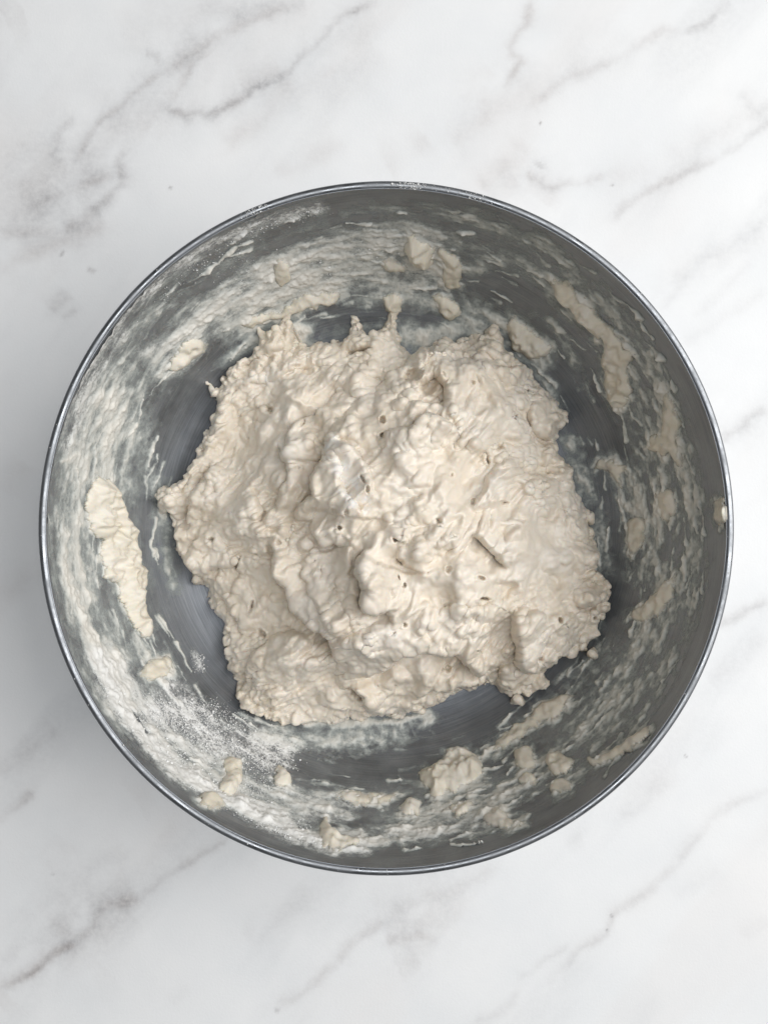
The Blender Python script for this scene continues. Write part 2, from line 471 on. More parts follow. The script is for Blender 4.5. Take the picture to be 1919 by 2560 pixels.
def countertop():
    def axis(lo, hi, olo, ohi):
        fine = np.arange(lo, hi, 0.00085)
        o1 = lo - np.cumsum(np.geomspace(0.001, 0.12, 22)); o1 = o1[o1 > olo][::-1]
        o2 = hi + np.cumsum(np.geomspace(0.001, 0.12, 22)); o2 = o2[o2 < ohi]
        return np.concatenate([[olo], o1, fine, o2, [ohi]])
    xs = axis(-0.185, 0.185, -0.9, 0.9); ys = axis(-0.240, 0.250, -0.75, 0.75)
    X, Y = np.meshgrid(xs, ys)
    px, py = to_px(X, Y, 0.0)
    # the veins wander
    wx = px + 9 * fbm(X * 90, Y * 90, X * 0 + 1.3, 4, 3) + 4 * fbm(X * 420, Y * 420, X * 0, 2, 8)
    wy = py + 9 * fbm(X * 90, Y * 90, X * 0 + 7.7, 4, 5) + 4 * fbm(X * 420, Y * 420, X * 0, 2, 9)
    brk = 0.75 + 0.75 * fbm(X * 55, Y * 55, X * 0 + 3, 4, 21)
    V = np.zeros(X.shape); Wm = np.zeros(X.shape)
    for pts, w, s, wr in VEINS:
        a = np.asarray(pts); m = 5 * w + 40
        jx = np.where((wx.max(0) > a[:, 0].min() - m) & (wx.min(0) < a[:, 0].max() + m))[0]
        jy = np.where((wy.max(1) > a[:, 1].min() - m) & (wy.min(1) < a[:, 1].max() + m))[0]
        if not len(jx) or not len(jy): continue
        sl = np.s_[jy[0]:jy[-1] + 1, jx[0]:jx[-1] + 1]
        d, sd, t = polyline_dist(wx[sl], wy[sl], pts)
        dd = np.where(sd > 0, d, d * 0.7)
        g = np.exp(-(dd / w) ** 2 * 0.6) * 0.62 + 0.38 * np.exp(-dd / (2.6 * w))
        if np.hypot(*(a[-1] - a[0])) < 14: g = np.exp(-(d / (.75 * w)) ** 2)
        elif w > 4: g = g * sstep(-0.06, 0.12, t) * sstep(1.06, 0.88, t) * np.clip(brk[sl], 0.15, 1.5)
        V[sl] = 1 - (1 - V[sl]) * (1 - np.clip(s * g, 0, 1) * (0.95 if w < 4 else 0.88))
        Wm[sl] = np.maximum(Wm[sl], wr * s * g * 1.3)
    # faint diagonal clouding everywhere
    u = X * 0.62 + Y * 0.78; v = -X * 0.78 + Y * 0.62
    cl = fbm(u * 9, v * 34, X * 0 + 2.2, 5, 31)
    V = V + 0.09 * sstep(0.05, 0.7, cl)
    Wm = Wm + 0.10 * sstep(0.1, 0.6, fbm(u * 8, v * 20, X * 0 + 9.2, 4, 61))
    nx, ny = len(xs), len(ys)
    top = np.stack([X, Y, np.zeros_like(X)], -1).reshape(-1, 3)
    used, q = grid_faces(np.ones((ny, nx), bool), nx, ny)
    # slab sides and underside
    be = boundary_edges(q)
    bidx = np.unique(be); off = {b: len(top) + i for i, b in enumerate(bidx)}
    low = top[bidx].copy(); low[:, 2] = -0.02
    side = np.array([[a, off[a], off[b], b] for a, b in be])
    cs = [off[0], off[nx - 1], off[nx * ny - 1], off[nx * (ny - 1)]]
    me = mesh_from('countertop', np.concatenate([top, low]), np.concatenate([q, side, [cs[::-1]]]),
                   {'vein': np.concatenate([np.clip(V, 0, 1).ravel(), np.zeros(len(low))]),
                    'warm': np.concatenate([np.clip(Wm, 0, 1).ravel(), np.zeros(len(low))])}, smooth=False)
    o = put('countertop', me, M_MARBLE)
    tag(o, 'white marble countertop with grey diagonal veins under the bowl', 'countertop', kind='structure')
countertop()

# ------------------------------------------------------------------ bowl
FLOOR_Z = 0.0045
R_IN = 0.1174
_a = np.linspace(0, 1, 400)
_fr = 0.066 * _a; _fz = FLOOR_Z + 0.0025 * _a ** 2               # slightly dished floor
_t0, _t1, _rc = math.atan(2 * 0.0025 / 0.066), math.radians(63), 0.044
_t = np.linspace(_t0, _t1, 400)[1:]
_cr = _fr[-1] + _rc * (np.sin(_t) - math.sin(_t0)); _cz = _fz[-1] + _rc * (math.cos(_t0) - np.cos(_t))   # rounded corner
_w = np.linspace(0, 1, 300)[1:]
_wz = _cz[-1] + (RIM_Z - _cz[-1]) * _w                            # steep wall, slightly flared
_wr = _cr[-1] + (R_IN + 0.0003 - _cr[-1]) * (1 - (1 - _w) ** 1.75)
PR = np.concatenate([_fr, _cr, _wr]); PZ = np.concatenate([_fz, _cz, _wz])
PS = np.concatenate([[0], np.cumsum(np.hypot(np.diff(PR), np.diff(PZ)))])
def prof(s):
    r = np.interp(s, PS, PR); z = np.interp(s, PS, PZ)
    e = 2e-4
    tr = np.interp(s + e, PS, PR) - np.interp(s - e, PS, PR); tz = np.interp(s + e, PS, PZ) - np.interp(s - e, PS, PZ)
    l = np.hypot(tr, tz) + 1e-12
    return r, z, -tz / l, tr / l           # point and inward normal
def inner_z(x, y):
    return np.interp(np.hypot(x, y), PR, PZ)

def hit_bowl(X, Y, lift=0.0):
    """where the line of sight through a photo pixel meets the inside of the bowl"""
    dx, dy = px_ray(X, Y)
    lo = np.zeros_like(dx); hi = np.full_like(dx, RIM_Z)        # z bracket
    for _ in range(40):
        mid = (lo + hi) / 2
        d = CAM[2] - mid
        r = np.hypot(CAM[0] + dx * d, CAM[1] + dy * d)
        below = np.where(r > R_IN, 1.0, np.interp(r, PR, PZ)) + lift > mid
        lo = np.where(below, mid, lo); hi = np.where(below, hi, mid)
    z = (lo + hi) / 2; d = CAM[2] - z
    return CAM[0] + dx * d, CAM[1] + dy * d, z

def lathe(name, rz, nt_, closed=False):
    rz = np.asarray(rz); n = len(rz)
    th = np.linspace(0, 2 * math.pi, nt_, endpoint=False)
    v = np.stack([np.outer(np.cos(th), rz[:, 0]), np.outer(np.sin(th), rz[:, 0]), np.tile(rz[:, 1], (nt_, 1))], -1)
    s = np.concatenate([[0], np.cumsum(np.hypot(*np.diff(rz, axis=0).T))])
    flow = np.stack([np.repeat(np.cos(th)[:, None], n, 1), np.repeat(np.sin(th)[:, None], n, 1), np.tile(s, (nt_, 1))], -1)
    i = np.arange(nt_)[:, None]; m = n if closed else n - 1
    j = np.arange(m)[None]
    a = i * n + j; b = ((i + 1) % nt_) * n + j; c = ((i + 1) % nt_) * n + (j + 1) % n; d = i * n + (j + 1) % n
    q = np.stack([a, b, c, d], -1).reshape(-1, 4)
    return mesh_from(name, v.reshape(-1, 3), q, {'flow': flow.reshape(-1, 3)})

bowl = bpy.data.objects.new('mixing_bowl', None); COL.objects.link(bowl)
tag(bowl, 'round brushed stainless steel mixing bowl on the marble, smeared with dough', 'bowl')
s_in = np.linspace(0.0008, PS[-1], 90)
rin, zin, nr, nz = prof(s_in)
inner = np.stack([rin, zin], 1)
outer = np.stack([rin - nr * 0.0012, zin - nz * 0.0012], 1)[::-1]
outer = outer[outer[:, 0] > 0.052]
outer = outer[1:]
foot = np.array([[0.051, 0.0012], [0.049, 0.0], [0.045, 0.0], [0.044, 0.0015], [0.0008, 0.0018]])
put('wall', lathe('wall', np.concatenate([inner, outer, foot]), 320), M_STEEL, bowl)
bead = [(R_IN + 0.0016 + 0.0014 * math.cos(a), RIM_Z - 0.0008 + 0.0012 * math.sin(a)) for a in np.linspace(0, 2 * math.pi, 20, endpoint=False)]
put('rim', lathe('rim', bead, 360, closed=True), M_RIM, bowl)

# ------------------------------------------------------------------ dough
def q1(*p): return [(350 + x * .392, 780 + y * .392) for x, y in p]
def q2(*p): return [(900 + x * .392, 780 + y * .392) for x, y in p]
def q3(*p): return [(350 + x * .392, 1300 + y * .392) for x, y in p]
def q4(*p): return [(900 + x * .392, 1300 + y * .392) for x, y in p]

OUT = np.array([(560,740),(570,716),(585,722),(600,705),(612,700),(622,682),(634,712),(640,735),(665,745),(690,742),(715,745),(745,735),
 (762,722),(760,695),(772,688),(778,715),(800,728),(822,715),(835,700),(846,668),(854,720),(862,750),(890,765),(925,755),(950,735),
 (985,740),(1020,722),(1043,728),(1052,708),(1075,713),(1082,740),(1100,765),(1130,785),(1150,800),(1175,840),(1200,865),(1222,905),
 (1222,925),(1200,945),(1205,985),(1225,1000),(1240,1050),(1260,1095),(1280,1110),(1270,1130),(1280,1165),(1285,1200),(1285,1215),
 (1305,1245),(1315,1280),(1318,1300),(1305,1330),(1300,1360),(1285,1385),(1270,1400),(1240,1410),(1210,1420),(1195,1440),(1175,1450),
 (1172,1480),(1140,1500),(1105,1508),(1085,1497),(1065,1475),(1040,1482),(1000,1490),(960,1510),(920,1530),(895,1545),(850,1550),
 (800,1552),(740,1560),(690,1565),(655,1575),(620,1570),(580,1555),(545,1545),(520,1520),(510,1495),(495,1460),(490,1420),(488,1390),
 (487,1350),(475,1335),(450,1310),(445,1270),(430,1250),(400,1225),(385,1205),(375,1160),(370,1130),(348,1100),(338,1072),(372,1050),
 (402,1028),(415,1000),(440,950),(455,910),(462,880),(458,850),(475,835),(490,800),(520,780),(545,760)]) / 0.864

# creases: polyline in the photo, side that stands higher, step in mm, how far it fades (mm), lip overhang (mm)
CREASES = [
 (q1((1290,760),(1200,800),(1205,880),(1150,980),(1115,1060),(1120,1180),(1030,1260),(1010,1310),(1090,1340),(1100,1400)), 'L', 7, 14, 1.6),
 (q3((1090,0),(1110,80),(1190,150),(1330,175)), 'L', 4, 8, 1.2),
 (q3((800,130),(860,170),(870,330),(960,430),(1000,570),(1100,665),(1180,690),(1250,800),(1265,890),(1230,985)), 'L', 9, 18, 2.2),
 (q4((-90,990),(40,965),(150,920),(260,840),(400,800),(540,845),(610,830),(700,920),(750,975),(890,925)), 'L', 9, 14, 2.0),
 (q4((940,540),(965,600),(970,700),(1000,800),(1015,900),(1080,960),(1170,930)), 'L', 7, 14, 1.5),
 (q4((680,85),(760,120),(830,170),(870,240),(915,320)), 'L', 6, 10, 1.5),
 (q4((120,140),(30,170),(15,260),(25,350),(60,420),(15,480),(60,525),(165,560),(200,610),(230,670)), 'L', 8, 11, 1.8),
 (q1((1120,660),(1000,700),(955,760),(965,830),(935,930),(960,1010)), 'L', 5, 10, 1.4),
 (q1((870,770),(900,880),(950,960),(945,1090),(900,1190),(860,1290)), 'L', 3.5, 9, 1.0),
 (q1((1290,470),(1230,540),(1180,600),(1090,680)), 'L', 3, 8, 0.8),
 (q2((340,520),(460,400),(505,440),(530,500),(545,570),(480,600)), 'L', 5, 9, 1.4),
 (q2((1080,520),(1100,600),(1095,700),(1110,760),(1190,790),(1270,810)), 'L', 4, 7, 1.2),
 (q2((140,600),(220,590),(330,600),(470,590),(600,640)), 'R', 3, 8, 0.8),
 (q2((100,800),(300,760),(400,690),(450,675),(560,740),(640,720)), 'R', 5.5, 16, 1.4),
 (q1((1250,900),(1290,1060),(1340,1200),(1480,1300)), 'R', 3.5, 6, 1.0),
 (q1((1210,790),(1290,830),(1400,900),(1440,1000),(1500,1130),(1550,1200)), 'R', 2.5, 5, 0.6),
 (q2((700,1270),(740,1150),(800,1050),(880,980),(960,900)), 'R', 2.5, 10, 0.6),
 (q1((520,900),(400,1080),(370,1150),(290,1290),(300,1400)), 'L', 4.5, 8, 1.2),
 (q3((200,40),(240,180),(310,300),(380,350),(450,400)), 'L', 4.5, 9, 1.2),
 (q3((450,395),(440,330),(600,290),(640,250)), 'L', 2.5, 8, 0.6),
 (q3((530,440),(560,580),(640,660),(670,760)), 'L', 3, 8, 0.8),
 (q3((1150,780),(1000,720),(880,740),(800,800),(720,880),(690,1000),(620,1090)), 'L', 4, 14, 1.0),
 (q3((1260,1060),(1340,1045),(1430,1110),(1460,1190),(1500,1210)), 'L', 4, 9, 1.0),
 (q3((1100,1180),(1250,1200),(1400,1210),(1560,1240),(1658,1255)), 'L', 4, 7, 1.2),
 (q3((580,260),(640,330),(600,400),(560,520)), 'L', 2.5, 6, 0.6),
 (q4((330,1140),(450,1080),(600,1060),(720,1040),(830,990),(860,1060)), 'L', 5, 7, 1.5),
 (q4((890,900),(900,1000),(850,1050)), 'L', 4, 7, 1.0),
 (q4((1040,530),(1060,570),(1150,580),(1180,650)), 'R', 2, 6, 0.5),
 (q4((1350,540),(1420,545),(1530,520)), 'L', 2.5, 6, 0.8),
 (q4((1180,980),(1260,850),(1330,860),(1480,830)), 'L', 3, 8, 1.0),
 (q4((230,120),(240,260),(340,300),(420,330)), 'L', 2, 6, 0.5),
 (q4((460,560),(600,550),(800,540),(960,560)), 'R', 2.2, 7, 0.6),
 (q2((470,180),(380,260),(290,350),(180,420),(100,500)), 'L', 3.5, 8, 1.0),
 (q2((240,300),(420,280),(420,340),(350,400)), 'R', 3, 6, 0.8),
 (q2((720,200),(760,260),(700,300),(560,340)), 'L', 3, 8, 0.8),
 (q2((860,330),(950,360),(1060,330),(1100,400)), 'R', 2.5, 6, 0.6),
 (q1((540,360),(640,330),(760,280),(900,230),(1050,230)), 'L', 2, 8, 0.4),
 (q1((560,700),(660,640),(780,600),(870,560),(960,480)), 'R', 1.6, 6, 0.4),
 (q1((640,480),(760,440),(900,400),(1100,330),(1280,320)), 'L', 1.8, 6, 0.4),
 (q1((700,1090),(760,1180),(780,1290),(750,1380)), 'R', 2.2, 8, 0.6),
 (q3((1390,240),(1340,170),(1350,300),(1390,440),(1480,520)), 'R', 1.5, 5, 0.3),
 (q3((1020,200),(1040,330),(1120,480),(1200,640),(1330,800)), 'L', 1.8, 7, 0.4),
 (q4((1450,300),(1500,230),(1510,180)), 'L', 2.5, 6, 0.6),
 (q2((1240,920),(1340,960),(1370,1080),(1360,1200)), 'R', 2.5, 8, 0.5),
]
PITS = [(673,1021,10,10,.2,5),(899,874,26,9,-.15,9),(742,915,14,4,-.3,3),(1029,945,22,13,-.5,7),(1069,972,26,20,.2,4),
 (1217,1145,6,17,-.25,6),(1245,1121,11,8,-.5,4),(1257,1258,12,6,.1,4),(1178,1254,6,9,.2,3),(1092,1303,8,9,.4,4),
 (957,1050,6,11,0,6),(959,1094,10,8,.4,6),(1104,1062,17,9,.2,5),(1257,921,18,6,.25,5),(1319,976,7,8,0,4),(1178,960,5,5,0,3),
 (1286,1042,7,6,0,5),(1323,1062,4,9,0,4),(528,1351,9,8,0,4),(593,1410,7,18,.35,5),(679,1374,12,22,-.2,4),(703,1355,7,7,0,3),
 (803,1429,5,14,.1,2.5),(628,1516,6,15,.2,3.5),(652,1590,8,17,-.5,5),(771,1551,14,6,.6,6),(852,1320,6,7,.3,6),(632,1696,5,8,0,4),
 (899,1731,24,12,.5,5),(871,1765,12,4,.2,4),(990,1347,10,8,0,6),(1000,1402,12,10,0,5),(1008,1459,4,6,0,5),(1192,1441,9,6,.3,5),
 (1202,1494,17,6,-.1,6),(1125,1341,9,4,-.3,4),(1114,1421,7,9,0,3),(1282,1531,7,9,-.3,4),(1390,1545,7,8,0,6),(1406,1557,4,5,0,5),
 (1486,1545,7,8,.3,6),(1119,1666,10,8,-.3,5),(1012,1553,6,6,0,4),(984,1570,6,3,-.4,4),(994,1437,3,10,-.3,4),(760,1062,4,12,.5,4),
 (752,1175,4,4,0,3),(905,1200,5,12,-.4,4),(918,1225,5,10,-.3,4),(840,1280,9,6,.4,4),(869,1282,6,9,.2,4),(1128,1190,5,5,0,2),
 (1190,1620,5,5,0,3),(1345,1640,5,9,.5,3),(1345,1595,4,5,0,3),(1420,1600,4,10,.3,2)]
rs = np.random.RandomState(11)
for i in range(36):
    PITS.append((rs.uniform(480, 1450), rs.uniform(900, 1780), rs.uniform(2, 4.5), rs.uniform(2, 8), rs.uniform(-1, 1), rs.uniform(.6, 1.8)))

def build_dough():
    h = 0.00030
    ox, oy, oz = hit_bowl(OUT[:, 0], OUT[:, 1], 0.004)
    outline = np.stack([ox, oy], 1)
    xs = np.arange(ox.min() - .004, ox.max() + .004, h); ys = np.arange(oy.min() - .004, oy.max() + .004, h)
    X, Y = np.meshgrid(xs, ys); O = np.zeros_like(X)
    wx = X + .0019 * fbm(X * 230, Y * 230, O, 3, 2) + .0018 * fbm(X * 70, Y * 70, O + 4, 2, 12)
    wy = Y + .0019 * fbm(X * 230, Y * 230, O + 8, 3, 3) + .0018 * fbm(X * 70, Y * 70, O + 6, 2, 13)
    d = poly_sdf(wx, wy, outline)
    sp = fbm(X * 420, Y * 420, O + 2.2, 2, 51)
    d = d + .0009 * sp * np.exp(-np.clip(d, 0, 1) / .006)
    zb = inner_z(X, Y)
    keep = (d > 0)
    cx, cy = px_at(1000, 1330, 0.055)
    rr = np.hypot(X - cx, Y - cy)
    ztop = .022 + .030 * sstep(.094, .012, rr) + .009 * sstep(.0, .04, d)
    ztop = ztop + .0035 * fbm(X * 32, Y * 32, O + 1.7, 2, 71)
    for mx_, my_, mr, mh in [(1000,1190,.026,.010), (1030,1400,.020,.004), (1330,1480,.026,.008), (650,1700,.022,.006), (560,1250,.024,.005), (1190,960,.026,.008),
                             (800,960,.026,.004), (850,1560,.016,.006), (1120,1560,.018,.006), (760,1330,.014,-.004), (820,1420,.016,-.003), (1010,1720,.02,-.005)]:
        ax_, ay_ = px_at(mx_, my_, .045)
        ztop = ztop + mh * np.exp(-(((X - ax_) ** 2 + (Y - ay_) ** 2) / mr ** 2))
    ztop = np.maximum(ztop, zb + .009)
    w = .0075
    t = np.clip(d / w, 0, 1)
    s = np.sqrt(1 - (1 - t) ** 2.2)
    Z = zb + (ztop - zb) * s
    px, py = to_px(X, Y, Z * 0.8 + 0.2 * .045)
    px0, py0 = px, py
    px = px + 11 * fbm(X * 95, Y * 95, O + 3, 4, 33, .6); py = py + 11 * fbm(X * 95, Y * 95, O + 5, 4, 34, .6)
    SX = np.zeros_like(X); SY = np.zeros_like(X)
    pmm = 1000 / (.385 / DIST * PXM * 1e6)              # photo px per mm at the dough's height
    for pts, side, J, L, lip in CREASES:
        a = np.asarray(pts); m = 3.2 * L * pmm
        jx = np.where((px.max(0) > a[:, 0].min() - m) & (px.min(0) < a[:, 0].max() + m))[0]
        jy = np.where((py.max(1) > a[:, 1].min() - m) & (py.min(1) < a[:, 1].max() + m))[0]
        sl = np.s_[jy[0]:jy[-1] + 1, jx[0]:jx[-1] + 1]
        dist, sd, tt = polyline_dist(px[sl], py[sl], pts)
        sgn = dist * sd * (1 if side == 'R' else -1) / pmm      # mm, + on the high side
        endf = sstep(0, .25, np.minimum(tt, 1 - tt))
        endf = np.where((tt <= 0) | (tt >= 1), endf * 0, endf)
        hi = np.exp(-np.abs(sgn) / L) * sstep(-.5, 1.6, sgn)
        lo = -.5 * np.where(sgn <= 0, np.exp(sgn / 4.5), np.exp(-sgn / 1.0))
        Z[sl] += 1.9 * J * 1e-3 * endf * (hi * 0.95 + lo)
        gy, gx = np.gradient(dist * sd * (1 if side == 'R' else -1))
        gl = np.hypot(gx, gy) + 1e-9
        k = np.where(sgn > 0, np.exp(-sgn / 2.2), 0) * 1.5 * lip * 1e-3 * endf
        SX[sl] -= gx / gl * k; SY[sl] -= gy / gl * k
    # ragged folds and stretched gluten
    ang = .9 * noise(X * 18, Y * 18, O + 5, 91) + .7
    u = X * np.cos(ang) + Y * np.sin(ang); v = -X * np.sin(ang) + Y * np.cos(ang)
    n = fbm(u * 60, v * 140, O + 2, 2, 101)
    Z += .0022 * n * s
    rid = 1 - np.abs(fbm(X * 75, Y * 75, O + 6, 2, 111)) * 2.2
    Z += .0016 * np.clip(rid, -.5, 1) * s + .0042 * fbm(X * 85 + .8 * n, Y * 85, O + 4.4, 2, 113, .4) * s + .0100 * fbm(u * 26, v * 44, O + 9, 2, 121) * s
    hx = X + .0035 * fbm(X * 110, Y * 110, O, 2, 122); hy = Y + .0035 * fbm(X * 110, Y * 110, O + 4, 2, 123)
    f1, f2 = worley(hx / .012, hy / .010, 124)
    hill = np.clip(1 - f1, 0, 1)
    Z += .0048 * (hill * hill * (3 - 2 * hill) - .3) * s * sstep(-.3, .3, fbm(X * 30, Y * 30, O + 8, 2, 125))
    def soft(a, k):
        for _ in range(k):
            a = (np.roll(a, 1, 0) + 2 * a + np.roll(a, -1, 0)) / 4; a = (np.roll(a, 1, 1) + 2 * a + np.roll(a, -1, 1)) / 4
        return a
    fib = 1 - np.abs(fbm(u * 48 + .9 * n, v * 215 + .9 * n, O + 3.3, 3, 181)) * 2.6          # stretched gluten fibres
    Z += .0022 * np.clip(fib, 0, 1) ** 1.5 * s * sstep(-.2, .3, fbm(X * 36, Y * 36, O + 2.9, 2, 182))
    Z = soft(Z, 2); SX = soft(SX, 3); SY = soft(SY, 3)
    # pits
    for (x, y, ra, rb, an, dep) in PITS:
        m = 3 * max(ra, rb)
        jj = (np.abs(px0 - x) < m + 8) & (np.abs(py0 - y) < m + 8)
        if not jj.any(): continue
        dx, dy = .5 * (px + px0)[jj] - x, .5 * (py + py0)[jj] - y
        e = np.hypot((dx * math.cos(an) + dy * math.sin(an)) / ra, (-dx * math.sin(an) + dy * math.cos(an)) / rb)
        e = e * (1 + .32 * noise(X[jj] * 520, Y[jj] * 520, dx * 0 + x, 77))
        Z[jj] += 1.0 * dep * 1e-3 * (-sstep(1.25, .30, e) + .10 * np.exp(-((e - 1.3) / .35) ** 2))
    # soft wet lumps, pushed out along the surface
    gy, gx = np.gradient(Z, h)
    g = np.clip(np.hypot(gx, gy), 0, None); f = np.minimum(1, 1.6 / (g + 1e-9))
    gx, gy = gx * f, gy * f
    il = 1 / np.sqrt(1 + gx * gx + gy * gy)
    qx, qy = X + .35 * Z, Y - .3 * Z
    ax = qx + .0010 * noise(qx * 300, qy * 300, Z * 300, 41); ay = qy + .0010 * noise(qx * 300, qy * 300, Z * 300 + 9, 42)
    f1, f2 = worley(ax / .0050, ay / .0050, 7)
    b1 = np.clip(1 - f1 * 1.25, 0, 1); b1 = b1 * b1 * (3 - 2 * b1)
    f1, f2 = worley(ax / .0026 + 31, ay / .0026, 8)
    b2 = np.clip(1 - f1 * 1.3, 0, 1); b2 = b2 * b2 * (3 - 2 * b2)
    msk = sstep(-.22, .38, fbm(X * 42, Y * 42, O + 7, 3, 131))
    edge = np.exp(-np.clip(d, 0, 1) / .012)
    p1 = np.clip(noise(ax * 250, ay * 250, Z * 250, 143) + .12, 0, 1); p2 = np.clip(noise(ax * 470, ay * 470, Z * 470, 144) + .10, 0, 1)
    dis = (.0007 * b1 * (.1 + .9 * msk) + .0005 * b2 * msk + .0014 * p1 * (.15 + .85 * msk) + .0007 * p2 * (.3 + .7 * msk) + .0006 * fbm(u * 130, v * 300, Z * 200, 2, 141, .35)
           + .0014 * edge * np.clip(noise(qx * 360, qy * 360, Z * 360, 151), 0, 1) * 2.4)
    dis = soft(dis, 1) * sstep(0, .0018, d)
    XX = X - gx * il * dis + SX * s; YY = Y - gy * il * dis + SY * s; ZZ = Z + il * dis
    ZZ = np.maximum(ZZ, inner_z(XX, YY) + .0002)
    # dry floury flake on top of the mass
    fl = poly_sdf(px, py, q1((1200,880),(1240,790),(1300,860),(1340,960),(1420,1090),(1480,1220),(1470,1290),(1400,1290),(1320,1240),(1280,1140),(1230,1020)))
    dry = sstep(-8, 10, fl) * sstep(-.25, .2, fbm(X * 160, Y * 160, O, 3, 161))
    dry = np.maximum(dry, .25 * sstep(.3, .55, fbm(X * 40, Y * 40, O + 3, 3, 171)))
    ny, nx = X.shape
    used, q = grid_faces(keep, nx, ny)
    co = np.stack([XX, YY, ZZ], -1).reshape(-1, 3)[used]
    att = dry.ravel()[used]
    # rest the rim of the mass on the bowl and close it underneath
    be = boundary_edges(q); bi = np.unique(be)
    co[bi, 2] = inner_z(co[bi, 0], co[bi, 1]) + .0002
    c0 = np.array([[co[bi, 0].mean(), co[bi, 1].mean(), FLOOR_Z + .0008]])
    ci = len(co)
    tri = np.stack([be[:, 1], be[:, 0], np.full(len(be), ci), np.full(len(be), ci)], 1)
    co = np.concatenate([co, c0]); att = np.append(att, 0)
    # split: quads for the surface, triangles underneath in the same mesh
    verts = co.astype(np.float32)
    me = bpy.data.meshes.new('bread_dough')
    nq, ntri = len(q), len(be)
    loops = np.concatenate([q.ravel(), tri[:, :3].ravel()]).astype(np.int32)
    starts = np.concatenate([np.arange(nq) * 4, nq * 4 + np.arange(ntri) * 3]).astype(np.int32)
    me.vertices.add(len(verts)); me.vertices.foreach_set('co', verts.ravel())
    me.loops.add(len(loops)); me.loops.foreach_set('vertex_index', loops)
    me.polygons.add(nq + ntri); me.polygons.foreach_set('loop_start', starts)
    me.update(calc_edges=True)
    me.polygons.foreach_set('use_smooth', np.ones(nq + ntri, bool))
    at = me.attributes.new('dry', 'FLOAT', 'POINT'); at.data.foreach_set('value', att.astype(np.float32))
    me.validate()
    o = put('bread_dough', me, M_DOUGH)
    tag(o, 'big sticky lump of shaggy cream bread dough in the middle of the bowl', 'dough')
    return o
DOUGH = build_dough()

# sticky strands and tips pulled out from the lump
STRANDS = [([(700,862),(708,830),(716,800),(722,772)], (6, 3.4, 1.8, 2.6)), ([(896,850),(888,826),(884,810),(890,798)], (5, 2.2, 1.5, 2.8)),
 ([(972,862),(976,828),(979,800),(986,772)], (7, 4.0, 2.2, 3.0)), ([(672,866),(660,842),(650,828),(645,818)], (5, 2.6, 1.4, .8)),
 ([(545,990),(532,972),(526,962),(517,958)], (3, 1.4, .8, 1.2)), ([(1222,868),(1228,842),(1232,826),(1240,818)], (7, 4.6, 3.4, 2.6)),
 ([(1462,1292),(1474,1287),(1482,1283)], (4, 2, .7)), ([(800,880),(812,868),(820,858)], (4, 2, 1)),
 ([(425,1236),(405,1240),(390,1238)], (5, 3, 1.2)), ([(420,1262),(408,1274),(402,1284)], (4, 2, 1)), ([(1470,1630),(1480,1622),(1488,1624)], (3, 1.5, .6)),
 ([(1290,1740),(1282,1750),(1276,1758)], (4, 2, .8)), ([(1350,1700),(1358,1712),(1362,1722)], (4, 2, .8)), ([(500,1440),(512,1452),(520,1462)], (4, 2.5, 1.0)),
 ([(1180,880),(1186,858),(1196,848)], (5, 2.6, 1.2)), ([(740,870),(748,858),(752,848)], (4, 2, .8))]
def build_strands():
    from mathutils import noise as mn, Vector
    for n, (pts, rad) in enumerate(STRANDS):
        P = np.asarray(pts, float); m = len(P)
        t = np.linspace(0, 1, 16); tk = np.linspace(0, 1, m)
        x, y = np.interp(t, tk, P[:, 0]), np.interp(t, tk, P[:, 1]); r = np.interp(t, tk, rad) * 1e-3 * .75
        lift = (.006 * (1 - t) ** 1.5 + r * .5)
        bx, by, bz = hit_bowl(x, y, 0.0)
        c = np.stack([bx, by, bz + lift], 1)
        tan = np.gradient(c, axis=0); tan /= np.linalg.norm(tan, axis=1)[:, None]
        up = np.array([0, 0, 1.0]); sd = np.cross(tan, up); sd /= np.linalg.norm(sd, axis=1)[:, None]; nu = np.cross(sd, tan)
        k = 14; a = np.linspace(0, 2 * math.pi, k, endpoint=False)
        ring = c[:, None] + (sd[:, None] * np.cos(a)[None, :, None] + nu[:, None] * np.sin(a)[None, :, None] * .8) * r[:, None, None]
        v = ring.reshape(-1, 3)
        nz_ = fbm(v[:, 0] * 420, v[:, 1] * 420, v[:, 2] * 420 + n, 2, 501)
        cc = np.repeat(c, k, 0); v = cc + (v - cc) * (1 + .55 * nz_)[:, None]
        v[:, 2] = np.maximum(v[:, 2], inner_z(v[:, 0], v[:, 1]) + .0003)
        i = np.arange(15)[:, None] * k; j = np.arange(k)[None]
        q = np.stack([i + j, i + (j + 1) % k, i + k + (j + 1) % k, i + k + j], -1).reshape(-1, 4)
        v = np.concatenate([v, c[-1:] + tan[-1] * r[-1] * .5, c[:1] - tan[0] * r[0] * .6]); tip = len(v) - 2
        cap = np.stack([15 * k + np.arange(0, k, 2), 15 * k + np.arange(1, k, 2), 15 * k + np.arange(2, k + 1, 2) % k, np.full(k // 2, tip)], 1)
        me = mesh_from('strand', v, np.concatenate([q, cap, np.stack([np.arange(2, k + 1, 2) % k, np.arange(1, k, 2), np.arange(0, k, 2), np.full(k // 2, tip + 1)], 1)]), {'dry': np.zeros(len(v))})
        put('strand', me, M_DOUGH, DOUGH)
build_strands()

